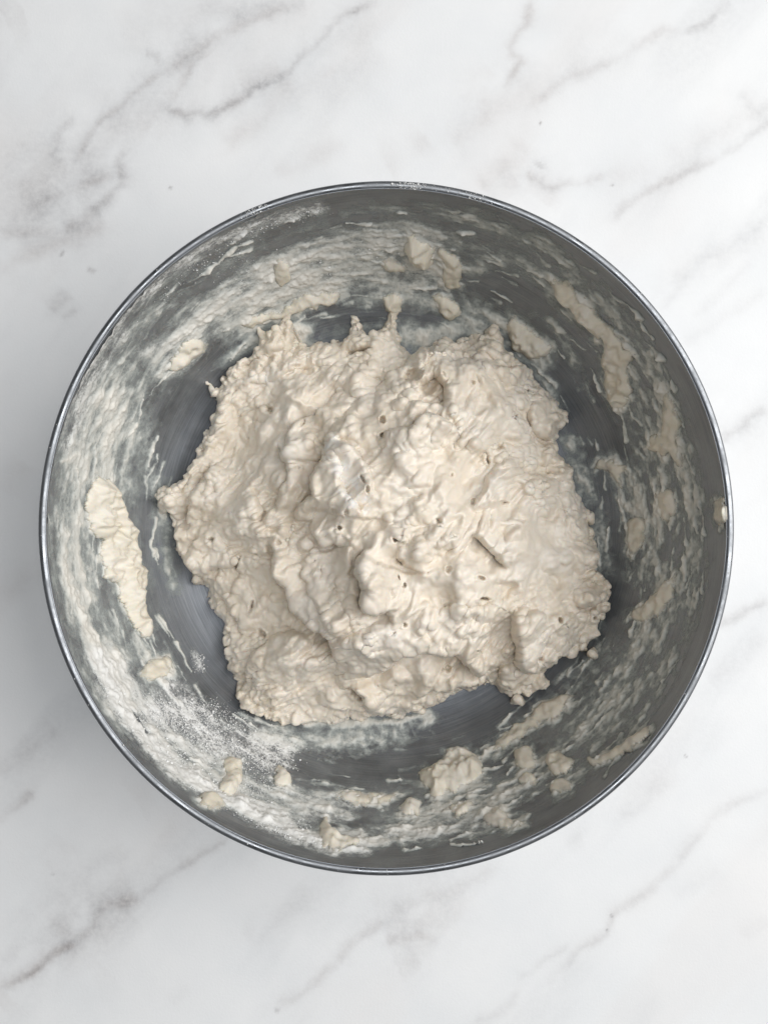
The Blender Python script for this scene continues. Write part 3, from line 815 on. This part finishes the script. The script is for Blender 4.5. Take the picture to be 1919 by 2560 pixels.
# ------------------------------------------------------------------ smeared paste on the wall of the bowl
SCRAPS = [
 ([(245,1190),(268,1200),(300,1270),(330,1330),(345,1410),(362,1440),(356,1470),(345,1490),(360,1540),(376,1570),(372,1590),(352,1590),(335,1560),(315,1530),(298,1490),(290,1460),(262,1440),(262,1415),(250,1395),(252,1375),(262,1350),(240,1340),(225,1325),(215,1290),(215,1250),(230,1210)], 6.5,
  'long thick cream dough scrap on the pale lit bowl wall, largest of the stuck scraps'),
 ([(410,922),(440,890),(455,862),(485,850),(518,860),(500,885),(470,905),(440,922)], 3.5, 'small cream dough scrap on bare metal between the powder streak and the dough lump'),
 ([(602,806),(612,792),(650,786),(690,780),(725,762),(745,740),(770,734),(800,730),(848,735),(838,752),(795,758),(790,772),(770,764),(745,780),(700,792),(660,800),(630,812)], 3.2, 'ragged yellowish dough strip just above the stretched strands of the dough lump'),
 ([(690,652),(702,640),(712,655),(722,670),(718,700),(703,712),(688,690)], 3.0, 'small knob of dough at the upper end of the grey paste smear'),
 ([(1012,602),(1030,585),(1042,595),(1068,608),(1085,622),(1078,655),(1060,668),(1035,652),(1018,628)], 5.5, 'plump yellow dough tuft stuck high on the shaded wall'),
 ([(1092,622),(1122,632),(1152,655),(1148,690),(1135,692),(1150,712),(1122,722),(1098,702),(1112,668)], 3.2, 'frayed dough bit hanging beside the plump yellow tuft'),
 ([(960,742),(985,728),(1006,745),(1000,772),(985,782),(966,770)], 4.5, 'rounded dough blob just above the tallest strand of the lump'),
 ([(1082,742),(1108,735),(1140,760),(1152,785),(1122,797),(1102,770)], 3.5, 'tapered yellowish dough bit between the plump tuft and the lump'),
 ([(950,655),(975,645),(990,655),(1015,665),(1005,680),(975,672),(955,668)], 2.4, 'little crumbled dough bit beside the plump yellow tuft in grey paste'),
 ([(1370,690),(1420,710),(1480,770),(1530,820),(1556,860),(1592,880),(1570,905),(1572,960),(1575,1000),(1552,1026),(1530,1012),(1516,960),(1506,890),(1520,860),(1512,830),(1495,850),(1450,790),(1400,740)], 3.6, 'long tan dough strip hanging down the dark shaded wall'),
 ([(1268,812),(1285,795),(1305,805),(1342,840),(1378,862),(1366,886),(1322,892),(1285,862)], 4.5, 'thick dough tuft on the wall beside the upper shoulder of the lump'),
 ([(1655,955),(1670,980),(1702,1060),(1692,1100),(1712,1160),(1700,1180),(1680,1120),(1660,1150),(1640,1122),(1618,1118),(1640,1090),(1665,1075),(1660,1020)], 2.2, 'thin branching dough smear near the rim beside the long tan strip'),
 ([(1482,1168),(1508,1146),(1540,1150),(1568,1172),(1552,1182),(1558,1215),(1542,1200),(1528,1182),(1500,1168)], 3.2, 'small hooked dough curl on the dark wall facing the lump'),
 ([(1570,1310),(1590,1290),(1612,1300),(1608,1345),(1596,1372),(1580,1400),(1572,1360)], 2.4, 'brownish dough dab on the dark wall below the small hooked curl'),
 ([(1640,1230),(1680,1225),(1690,1270),(1672,1310),(1645,1290)], 2.2, 'flat greenish dough dab among dark wall streaks near the rim'),
 ([(1578,1542),(1630,1500),(1665,1465),(1692,1430),(1682,1490),(1640,1540),(1602,1556)], 2.6, 'slanted dough smear on the dark wall level with the lump\'s widest bulge'),
 ([(1050,1942),(1060,1925),(1098,1922),(1118,1880),(1160,1874),(1192,1896),(1206,1936),(1172,1958),(1140,1978),(1112,1978),(1095,2002),(1078,1985),(1062,1965)], 6.5, 'chunky cream dough crumb on bare dark metal below the lump'),
 ([(1203,1893),(1260,1842),(1330,1792),(1360,1762),(1430,1738),(1405,1782),(1322,1822),(1252,1872)], 3.0, 'tapering dough trail running up from the chunky cream crumb'),
 ([(1003,2022),(1028,1996),(1052,2008),(1046,2036),(1012,2038)], 3.2, 'small dough knob beside the foot of the chunky cream crumb'),
 ([(1368,1892),(1398,1880),(1432,1902),(1412,1930),(1386,1942),(1370,1916)], 4.2, 'rounded dough dollop among grey streaks on the lower dark wall'),
 ([(1290,1880),(1330,1868),(1338,1918),(1310,1932),(1292,1910)], 3.0, 'ragged dough patch between the tapering trail and the rounded dollop'),
 ([(1205,2032),(1250,2024),(1276,2050),(1312,2062),(1262,2076),(1212,2062)], 3.2, 'low dough heap near the rim below the chunky cream crumb'),
 ([(1130,2022),(1180,2008),(1172,2030),(1136,2042)], 2.4, 'thin dough flake between the chunky cream crumb and the low heap'),
 ([(1375,1965),(1400,1955),(1432,1962),(1420,1978),(1385,1985)], 2.2, 'small pale dough speck near the rim below the rounded dollop'),
 ([(1300,1948),(1325,1938),(1345,1950),(1325,1962)], 2.6, 'small yellow dough nub beside the ragged patch'),
 ([(1472,1898),(1498,1902),(1550,1868),(1625,1818),(1602,1862),(1540,1895),(1492,1916)], 2.4, 'curved dough hook along the lower dark wall near the rim'),
 ([(555,1905),(575,1898),(602,1910),(594,1945),(586,1985),(566,1992),(550,1975),(562,1940)], 4.0, 'upright translucent dough flake in the white floury patch'),
 ([(495,1992),(540,1985),(562,2010),(535,2022),(500,2012)], 2.6, 'smooth dough flap at the foot of the upright flake in the flour'),
 ([(683,1946),(700,1918),(714,1935),(728,1966),(702,1972)], 3.2, 'pointed white dough peak where the flour dust meets bare metal'),
 ([(798,2085),(808,2050),(818,2038),(822,2070),(850,2095),(902,2100),(880,2120),(835,2132),(810,2115)], 4.0, 'curled yellowish dough flake with an upright tip near the rim'),
 ([(350,1682),(378,1652),(422,1640),(432,1682),(404,1690),(368,1702)], 2.6, 'torn dough flake on brushed metal below the largest stuck scrap'),
 ([(1790,1252),(1812,1243),(1816,1285),(1806,1320),(1792,1292)], 2.0, 'smooth pale drip of dough right under the rim'),
 ([(838,1992),(880,1980),(905,1990),(950,1990),(1000,1985),(965,2008),(890,2012)], 2.6, 'lumpy yellowish dough row edging the bare dark metal near the floury patch'),
 ([(700,770),(735,778),(760,775),(750,790),(715,795)], 1.6, None),
]
FILM = [  # polyline, width px, amount, powderiness
 ([(420,740),(300,880),(200,1060),(150,1300),(180,1540),(300,1780)], 85, .42, .1),
 ([(250,1000),(190,1150),(180,1300),(200,1480),(260,1640),(330,1760)], 62, .50, .1),
 ([(400,890),(480,800),(600,700),(760,640),(960,620),(1080,640)], 62, .52, .15),
 ([(300,960),(280,1100),(270,1230)], 60, .52, .1),
 ([(620,830),(700,850),(800,870),(900,850),(1000,840),(1120,840)], 36, .72, 0),
 ([(700,800),(760,830),(760,860)], 20, .85, 0),
 ([(640,1850),(780,1850),(940,1860),(1060,1820)], 34, .60, .05),
 ([(190,985),(250,860),(330,760),(430,670),(560,590),(700,540),(800,515)], 17, .62, .8),
 ([(170,1110),(215,960),(300,830)], 22, .45, .5),
 ([(430,880),(500,800),(600,720),(700,660),(820,620),(960,600),(1080,600)], 46, .62, .25),
 ([(540,800),(650,730),(760,700),(880,680),(1000,670),(1100,680)], 55, .66, .2),
 ([(620,660),(700,700),(760,700)], 30, .55, .3), ([(560,770),(640,760),(800,720),(860,740)], 16, .8, .2),
 ([(860,535),(960,515),(1080,520),(1150,545)], 16, .36, .1), ([(900,560),(1000,560),(1120,580),(1250,640)], 18, .42, .1),
 ([(1180,530),(1350,610),(1480,720),(1580,840),(1660,1000),(1720,1200),(1740,1400)], 30, .52, 0),
 ([(1745,1380),(1715,1560),(1640,1730),(1540,1860),(1400,1980)], 26, .46, 0),
 ([(1620,880),(1700,1080),(1735,1250)], 20, .50, 0),
 ([(1120,690),(1240,640),(1340,690),(1430,780)], 26, .50, 0), ([(1160,760),(1260,790),(1330,800)], 26, .50, 0),
 ([(900,770),(980,720),(1060,760),(1150,800),(1250,820)], 30, .6, 0),
 ([(700,850),(770,830),(800,870)], 24, .62, 0), ([(980,850),(1060,850),(1150,830),(1250,850),(1360,900)], 26, .7, 0),
 ([(540,905),(600,880),(650,860)], 20, .55, 0),
 ([(1370,800),(1420,870),(1460,960)], 14, .55, 0), ([(1340,930),(1390,1020),(1420,1100),(1470,1180)], 24, .42, 0),
 ([(1430,1100),(1460,1200),(1490,1330),(1500,1420)], 30, .50, 0),
 ([(1560,900),(1620,1050),(1650,1200),(1650,1330)], 40, .58, 0), ([(1580,1180),(1600,1300),(1600,1430)], 34, .62, 0),
 ([(1690,1080),(1710,1180),(1715,1280)], 16, .6, 0), ([(1540,1180),(1560,1260),(1600,1290)], 14, .7, 0),
 ([(1660,1420),(1640,1540),(1580,1640),(1520,1720)], 36, .55, 0), ([(1700,1440),(1680,1540),(1640,1620)], 18, .5, 0),
 ([(1480,1560),(1500,1640),(1440,1720),(1380,1780)], 30, .48, 0),
 ([(1560,1700),(1480,1800),(1400,1880),(1320,1940)], 38, .60, 0), ([(1620,1680),(1560,1790),(1480,1880)], 18, .58, 0),
 ([(1430,1760),(1340,1820),(1240,1880)], 22, .62, 0), ([(1330,1960),(1240,2000),(1150,2030),(1050,2060)], 34, .66, .1),
 ([(1200,1960),(1120,2000),(1040,2040),(960,2060)], 28, .6, .1), ([(1180,2060),(1080,2080),(960,2090),(860,2080)], 24, .72, .3),
 ([(1060,2090),(940,2105),(860,2100)], 14, .85, .1), ([(1310,2040),(1250,2070),(1180,2090)], 12, .6, 0),
 ([(240,1640),(290,1750),(350,1830),(430,1910),(520,1970),(600,2010)], 26, 1.15, .7),
 ([(600,2020),(700,2075),(800,2110),(900,2120)], 20, 1.0, .7),
 ([(300,1670),(360,1770),(430,1840),(520,1900)], 26, .75, .55), ([(540,1900),(620,1960),(700,1990),(800,2010),(900,2010)], 26, .62, .35),
 ([(560,1990),(640,2020),(760,2040),(860,2040)], 26, .6, .35), ([(620,2010),(700,2040),(740,2090)], 22, .9, .7),
 ([(700,1970),(780,1990),(860,1985),(960,1990)], 14, .75, .1),
 ([(400,1780),(470,1800),(540,1850),(620,1870),(700,1900)], 46, .40, 1.0), ([(430,1720),(480,1760),(520,1800)], 24, .42, 1.0),
 ([(395,1680),(430,1740),(470,1790)], 9, .8, .5), ([(490,1640),(500,1670)], 12, .6, .9),
 ([(300,1000),(270,1080),(240,1170),(220,1290)], 30, .62, .1), ([(350,960),(330,1060),(310,1160),(300,1230)], 26, .52, .1),
 ([(160,1300),(170,1420),(200,1530),(240,1620)], 20, .50, .1), ([(155,1410),(175,1470),(200,1530),(225,1600)], 14, .95, .1),
 ([(210,1300),(220,1400),(240,1500),(290,1570),(330,1640)], 34, .55, .1), ([(270,1620),(300,1700),(330,1760)], 16, .6, .3),
 ([(340,1590),(370,1650),(400,1690)], 20, .66, .1), ([(290,1640),(285,1670),(300,1720)], 8, .8, .2),
 ([(400,1280),(420,1400),(440,1460)], 24, .52, 0), ([(400,1200),(420,1240)], 22, .55, 0), ([(370,1060),(370,1170),(385,1240)], 22, .42, .1),
 ([(355,880),(420,860),(470,820)], 18, .62, .3), ([(420,935),(480,900),(540,860)], 16, .6, .2),
 ([(680,1830),(780,1850),(900,1850),(1000,1830),(1080,1800)], 24, .55, .1), ([(740,1860),(860,1890),(940,1880)], 14, .5, .1),
 ([(760,1808),(900,1806),(1000,1800),(1070,1785)], 12, 1.0, 0), ([(860,1900),(920,1885)], 10, .55, 0),
 ([(150,1155),(190,1135)], 6, .8, .1), ([(1000,1945),(1050,1950)], 8, .5, 0),
 ([(600,545),(640,535)], 8, .9, 1.0), ([(975,462),(1040,470)], 6, .75, 1.0),
]
CLEAR = [([(1200,1760),(1100,1850),(1000,1900),(860,1920),(760,1920)], 34, .8), ([(1270,700),(1320,740)], 28, .5),
 ([(1440,940),(1430,1060)], 26, .6), ([(850,775),(930,790),(1000,785)], 16, .7), ([(860,850),(800,840)], 14, .5),
 ([(540,870),(480,960),(450,1090),(440,1180)], 26, .8), ([(470,1380),(500,1500),(540,1640),(600,1760)], 26, .7),
 ([(1540,1480),(1480,1560),(1420,1640)], 30, .5), ([(330,900),(420,790),(520,710),(640,640),(720,600)], 13, .55),
 ([(880,2060),(960,2050)], 14, .5), ([(1560,1960),(1450,2050),(1300,2110)], 24, .6), ([(560,2030),(600,2060)], 14, .7),
 ([(330,1780),(370,1830)], 5, .9), ([(1370,1830),(1330,1860)], 10, .4)]

def build_film():
    nth, ns = 2100, 270
    th = np.linspace(0, 2 * math.pi, nth + 1)[:-1]
    s = np.linspace(0.060, PS[-1] - .0015, ns)
    r, z, nr, nz = prof(s)
    TH, S = np.meshgrid(th, s)
    C, Sn = np.cos(TH), np.sin(TH)
    R_, Z_ = r[:, None], z[:, None]
    X, Y, Z = R_ * C, R_ * Sn, Z_ + 0 * TH
    px, py = to_px(X, Y, Z)
    AR = .085                                             # streaks follow the wall round
    st = fbm(C * 7, Sn * 7, S * 150, 4, 201)
    st2 = fbm(C * 30, Sn * 30, S * 300, 4, 211)
    lump = fbm(X * 150, Y * 150, Z * 110, 2, 221)
    qx = px + 9 * fbm(X * 150, Y * 150, Z * 150, 3, 231); qy = py + 9 * fbm(X * 150, Y * 150, Z * 150 + 7, 3, 232)
    A = np.zeros_like(px); P = np.zeros_like(px)
    def local(pts, w):
        a = np.asarray(pts); m = 3 * w
        return (px > a[:, 0].min() - m) & (px < a[:, 0].max() + m) & (py > a[:, 1].min() - m) & (py < a[:, 1].max() + m)
    for pts, w, amt, pw in FILM:
        j = local(pts, w)
        d, sd, t = polyline_dist(qx[j], qy[j], pts)
        if np.mean([p[0] for p in pts]) > 1300: amt = amt * 1.08
        g = np.exp(-(d / (w * 1.15)) ** 2)
        A[j] = np.maximum(A[j], amt * g) + .25 * np.minimum(A[j], amt * g)
        P[j] = np.maximum(P[j], pw * g)
    for poly, mm, label in SCRAPS:
        a = np.asarray(poly, float)
        j = (px > a[:, 0].min() - 50) & (px < a[:, 0].max() + 50) & (py > a[:, 1].min() - 50) & (py < a[:, 1].max() + 50)
        d = poly_sdf(qx[j], qy[j], a)
        A[j] = np.maximum(A[j], .95 * np.exp(-np.clip(-d, 0, None) / 13))
    rs = np.random.RandomState(8)                       # short dragged smears
    reg = A.copy()
    for i in range(420):
        a0, rad = rs.uniform(0, 2 * math.pi), rs.uniform(.60, .95) * 867
        x0, y0 = 965 + rad * math.cos(a0), 1321 + rad * math.sin(a0)
        L = rs.uniform(10, 42); w = rs.uniform(2.2, 6.5); tl = rs.uniform(-.25, .25)
        tx, ty = -math.sin(a0 + tl), math.cos(a0 + tl)
        j = (np.abs(px - x0) < L + 25) & (np.abs(py - y0) < L + 25)
        if not j.any() or reg[j].mean() < .17: continue
        d, sd, t = polyline_dist(px[j] * .4 + qx[j] * .6, py[j] * .4 + qy[j] * .6, [(x0 - L * tx, y0 - L * ty), (x0, y0), (x0 + L * tx, y0 + L * ty)])
        A[j] = np.maximum(A[j], rs.uniform(.6, 1.05) * np.exp(-(d / (w * (.35 + t))) ** 2))
    A += .12 * sstep(.08, .10, S) * sstep(PS[-1], PS[-1] - .018, S)      # a thin veil almost everywhere
    for pts, w, amt in CLEAR:
        j = local(pts, w)
        d, sd, t = polyline_dist(qx[j], qy[j], pts)
        A[j] *= 1 - amt * np.exp(-(d / (w * 1.2)) ** 2)
    base = sstep(.10, .5, A)
    A = A + base * (.46 * st + (.24 + .18 * sstep(1050, 1400, px + .55 * (py - 1300))) * st2 + .20 * lump)
    thick = .00012 + .0014 * np.clip(A - .66, 0, 1.1) * (1 + .8 * st2 + .7 * lump).clip(.2, 3)
    X = X + nr[:, None] * C * thick; Y = Y + nr[:, None] * Sn * thick; Z = Z + nz[:, None] * thick
    keep = A > .14
    # close the ring
    idx = np.arange(nth * ns).reshape(ns, nth)
    nxt = np.roll(idx, -1, 1)
    q = np.stack([idx[:-1], nxt[:-1], nxt[1:], idx[1:]], -1).reshape(-1, 4)
    k = keep.ravel(); q = q[k[q].all(1)]
    used = np.unique(q); remap = np.full(nth * ns, -1); remap[used] = np.arange(len(used))
    co = np.stack([X, Y, Z], -1).reshape(-1, 3)[used]
    flow = np.stack([C, Sn, S], -1).reshape(-1, 3)[used]
    me = mesh_from('flour_paste', co, remap[q], {'flow': flow, 'amount': A.ravel()[used], 'powder': np.clip(P, 0, 1).ravel()[used]})
    o = put('flour_paste', me, M_FILM)
    tag(o, 'thin grey white flour paste smeared in streaks round the inside of the bowl', 'flour paste', kind='stuff')
    return A
build_film()

# ------------------------------------------------------------------ scraps of dough stuck to the wall
def build_scraps():
    step = 1.9
    for n, (poly, mm, label) in enumerate(SCRAPS):
        if label is None: continue
        P = np.asarray(poly, float)
        xs = np.arange(P[:, 0].min() - 12, P[:, 0].max() + 12, step); ys = np.arange(P[:, 1].min() - 12, P[:, 1].max() + 12, step)
        GX, GY = np.meshgrid(xs, ys)
        O = np.zeros_like(GX) + n * 3.7
        wx = GX + 10 * fbm(GX / 27, GY / 27, O, 3, 301) ; wy = GY + 10 * fbm(GX / 27, GY / 27, O + 9, 3, 302)
        d = poly_sdf(wx, wy, P) + 4 + 4.5 * fbm(GX / 11, GY / 11, O, 2, 303)
        x, y, z = hit_bowl(GX, GY)
        r = np.hypot(x, y); sI = np.interp(r, PR, PS)
        _, _, nr, nz = prof(sI)
        w = max(12, min(26, mm * 5))
        ins = d > 0; ps = np.zeros_like(d)              # a soft dome: relaxed membrane over the outline
        for _ in range(260):
            ps = np.where(ins, (np.roll(ps, 1, 0) + np.roll(ps, -1, 0) + np.roll(ps, 1, 1) + np.roll(ps, -1, 1)) / 4 + 1, 0)
        pf = (ps / (ps.max() + 1e-9)) ** .72; pf = np.clip(pf * 1.15, 0, 1)
        wa = np.arctan2(y, x) * .115; ws = sI
        wa = wa + .0012 * fbm(x * 300, y * 300, z * 300, 2, 314); ws = ws + .0012 * fbm(x * 300, y * 300, z * 300 + 5, 2, 315)
        f1, f2 = worley(wa / .0052 + n, ws / .0052, 311); b1 = np.clip(1 - f1 * 1.1, 0, 1); b1 = b1 * b1 * (3 - 2 * b1)
        f1, f2 = worley(wa / .0024, ws / .0024 + n, 312); b2 = np.clip(1 - f1 * 1.1, 0, 1); b2 = b2 * b2 * (3 - 2 * b2)
        hgt = mm * 1e-3 * pf * (.66 + .5 * fbm(wa * 120, ws * 110, O, 2, 313) + .42 * fbm(wa * 260, ws * 240, O, 3, 316) + .3 * np.clip(noise(wa * 430, ws * 400, O, 317), 0, 1)).clip(.15, 1.25)
        for _ in range(4):
            hgt = (np.roll(hgt, 1, 0) + 2 * hgt + np.roll(hgt, -1, 0)) / 4; hgt = (np.roll(hgt, 1, 1) + 2 * hgt + np.roll(hgt, -1, 1)) / 4
        hgt = np.maximum(hgt, 0) + .00025
        c, s = x / (r + 1e-9), y / (r + 1e-9)
        co = np.stack([x + nr * c * hgt, y + nr * s * hgt, z + nz * hgt], -1)
        ny, nx = GX.shape
        used, q = grid_faces(d > 0, nx, ny)
        if not len(q): continue
        q = q[:, ::-1]
        co = co.reshape(-1, 3)[used]
        # closed underside against the wall
        und = np.stack([x + nr * c * .00012, y + nr * s * .00012, z + nz * .00012], -1).reshape(-1, 3)[used]
        be = boundary_edges(q); nb = len(co)
        side = np.stack([be[:, 1], be[:, 0], be[:, 0] + nb, be[:, 1] + nb], 1)
        faces = np.concatenate([q, q[:, ::-1] + nb, side])
        dry = .15 + .25 * sstep(0, .4, fbm(GX / 50, GY / 50, O, 2, 320)).ravel()[used]
        me = mesh_from('dough_scrap', np.concatenate([co, und]), faces, {'dry': np.concatenate([dry, dry]), 'body': np.tile(hgt.ravel()[used], 2)})
        o = put('dough_scrap', me, M_SCRAP)
        tag(o, label, 'dough scrap', 'dough scraps stuck to the bowl wall')
build_scraps()

# ------------------------------------------------------------------ loose flour grains
def build_grains():
    rs = np.random.RandomState(5)
    strokes = [([(380,1760),(470,1820),(560,1870),(660,1900),(720,1890)], 40, 2600, 2.0), ([(480,1760),(560,1800),(620,1850)], 34, 900, 2.0),
               ([(250,1680),(330,1810),(440,1910),(560,1990),(700,2065),(840,2110)], 26, 2200, 2.4), ([(490,1640),(505,1675)], 14, 120, 2.4),
               ([(200,970),(260,850),(340,755),(440,665),(560,592),(700,542),(820,515)], 16, 1500, 1.6),
               ([(360,760),(480,680),(620,600)], 36, 260, 1.6), ([(600,548),(645,532)], 9, 130, 2.4), ([(972,458),(1045,468),(1130,490)], 7, 180, 2.0),
               ([(560,720),(700,680),(860,690)], 45, 700, 1.6), ([(560,1960),(640,1970),(700,1985)], 30, 500, 1.8), ([(900,640),(1050,620)], 30, 120, 1.6)]
    px, py, sz = [], [], []
    for pts, w, n, g in strokes:
        a = np.asarray(pts, float); L = np.concatenate([[0], np.cumsum(np.hypot(*np.diff(a, axis=0).T))])
        t = rs.uniform(0, L[-1], n)
        px.append(np.interp(t, L, a[:, 0]) + rs.normal(0, w * .6, n)); py.append(np.interp(t, L, a[:, 1]) + rs.normal(0, w * .6, n))
        sz.append(g * rs.lognormal(-.25, .45, n))
    px, py, sz = map(np.concatenate, (px, py, sz))
    x, y, z = hit_bowl(px, py)
    r = np.hypot(x, y); ok = (r < R_IN - .0004)
    # a dusting on the rolled rim itself
    rt = np.concatenate([rs.normal(math.radians(86), .030, 260), rs.normal(math.radians(76), .05, 90), rs.normal(math.radians(112.5), .02, 120), rs.uniform(0, 6.28, 90)])
    rr_ = R_IN + .0014 + rs.uniform(-.0012, .0010, len(rt))
    clump = fbm(px / 30, py / 30, px * 0, 2, 401) > -.25
    ok &= clump
    x, y, z, r, sz = x[ok], y[ok], z[ok], r[ok], sz[ok]
    _, _, nr, nz = prof(np.interp(r, PR, PS))
    nrm = np.stack([nr * x / r, nr * y / r, nz], 1)
    sc = sz * 1.0e-4
    rx, ry = rr_ * np.cos(rt), rr_ * np.sin(rt)
    rz = RIM_Z - .0009 + .0013 * np.sqrt(np.clip(1 - ((rr_ - R_IN - .0014) / .0016) ** 2, 0, 1)) - .0001
    x, y, z = np.append(x, rx), np.append(y, ry), np.append(z, rz)
    nrm = np.concatenate([nrm, np.tile([0, 0, 1.0], (len(rx), 1))]); sc = np.append(sc, 1.3e-4 * rs.lognormal(-.2, .5, len(rx)))
    base = np.array([(1,0,0),(0,1,0),(-1,0,0),(0,-1,0),(0,0,1),(0,0,-1)], float)
    F = np.array([(0,1,4),(1,2,4),(2,3,4),(3,0,4),(1,0,5),(2,1,5),(3,2,5),(0,3,5)])
    n = len(x)
    V = base[None] * sc[:, None, None] * rs.uniform(.6, 1.4, (n, 6, 1))
    co = V + (np.stack([x, y, z], 1) + nrm * (sc[:, None] * .7 + .0002))[:, None]
    f = F[None] + (np.arange(n) * 6)[:, None, None]
    me = mesh_from('flour_dust', co.reshape(-1, 3), f.reshape(-1, 3), smooth=False)
    o = put('flour_dust', me, M_FLOUR)
    tag(o, 'loose white flour grains dusted over the inside of the steel bowl', 'flour', kind='stuff')
build_grains()
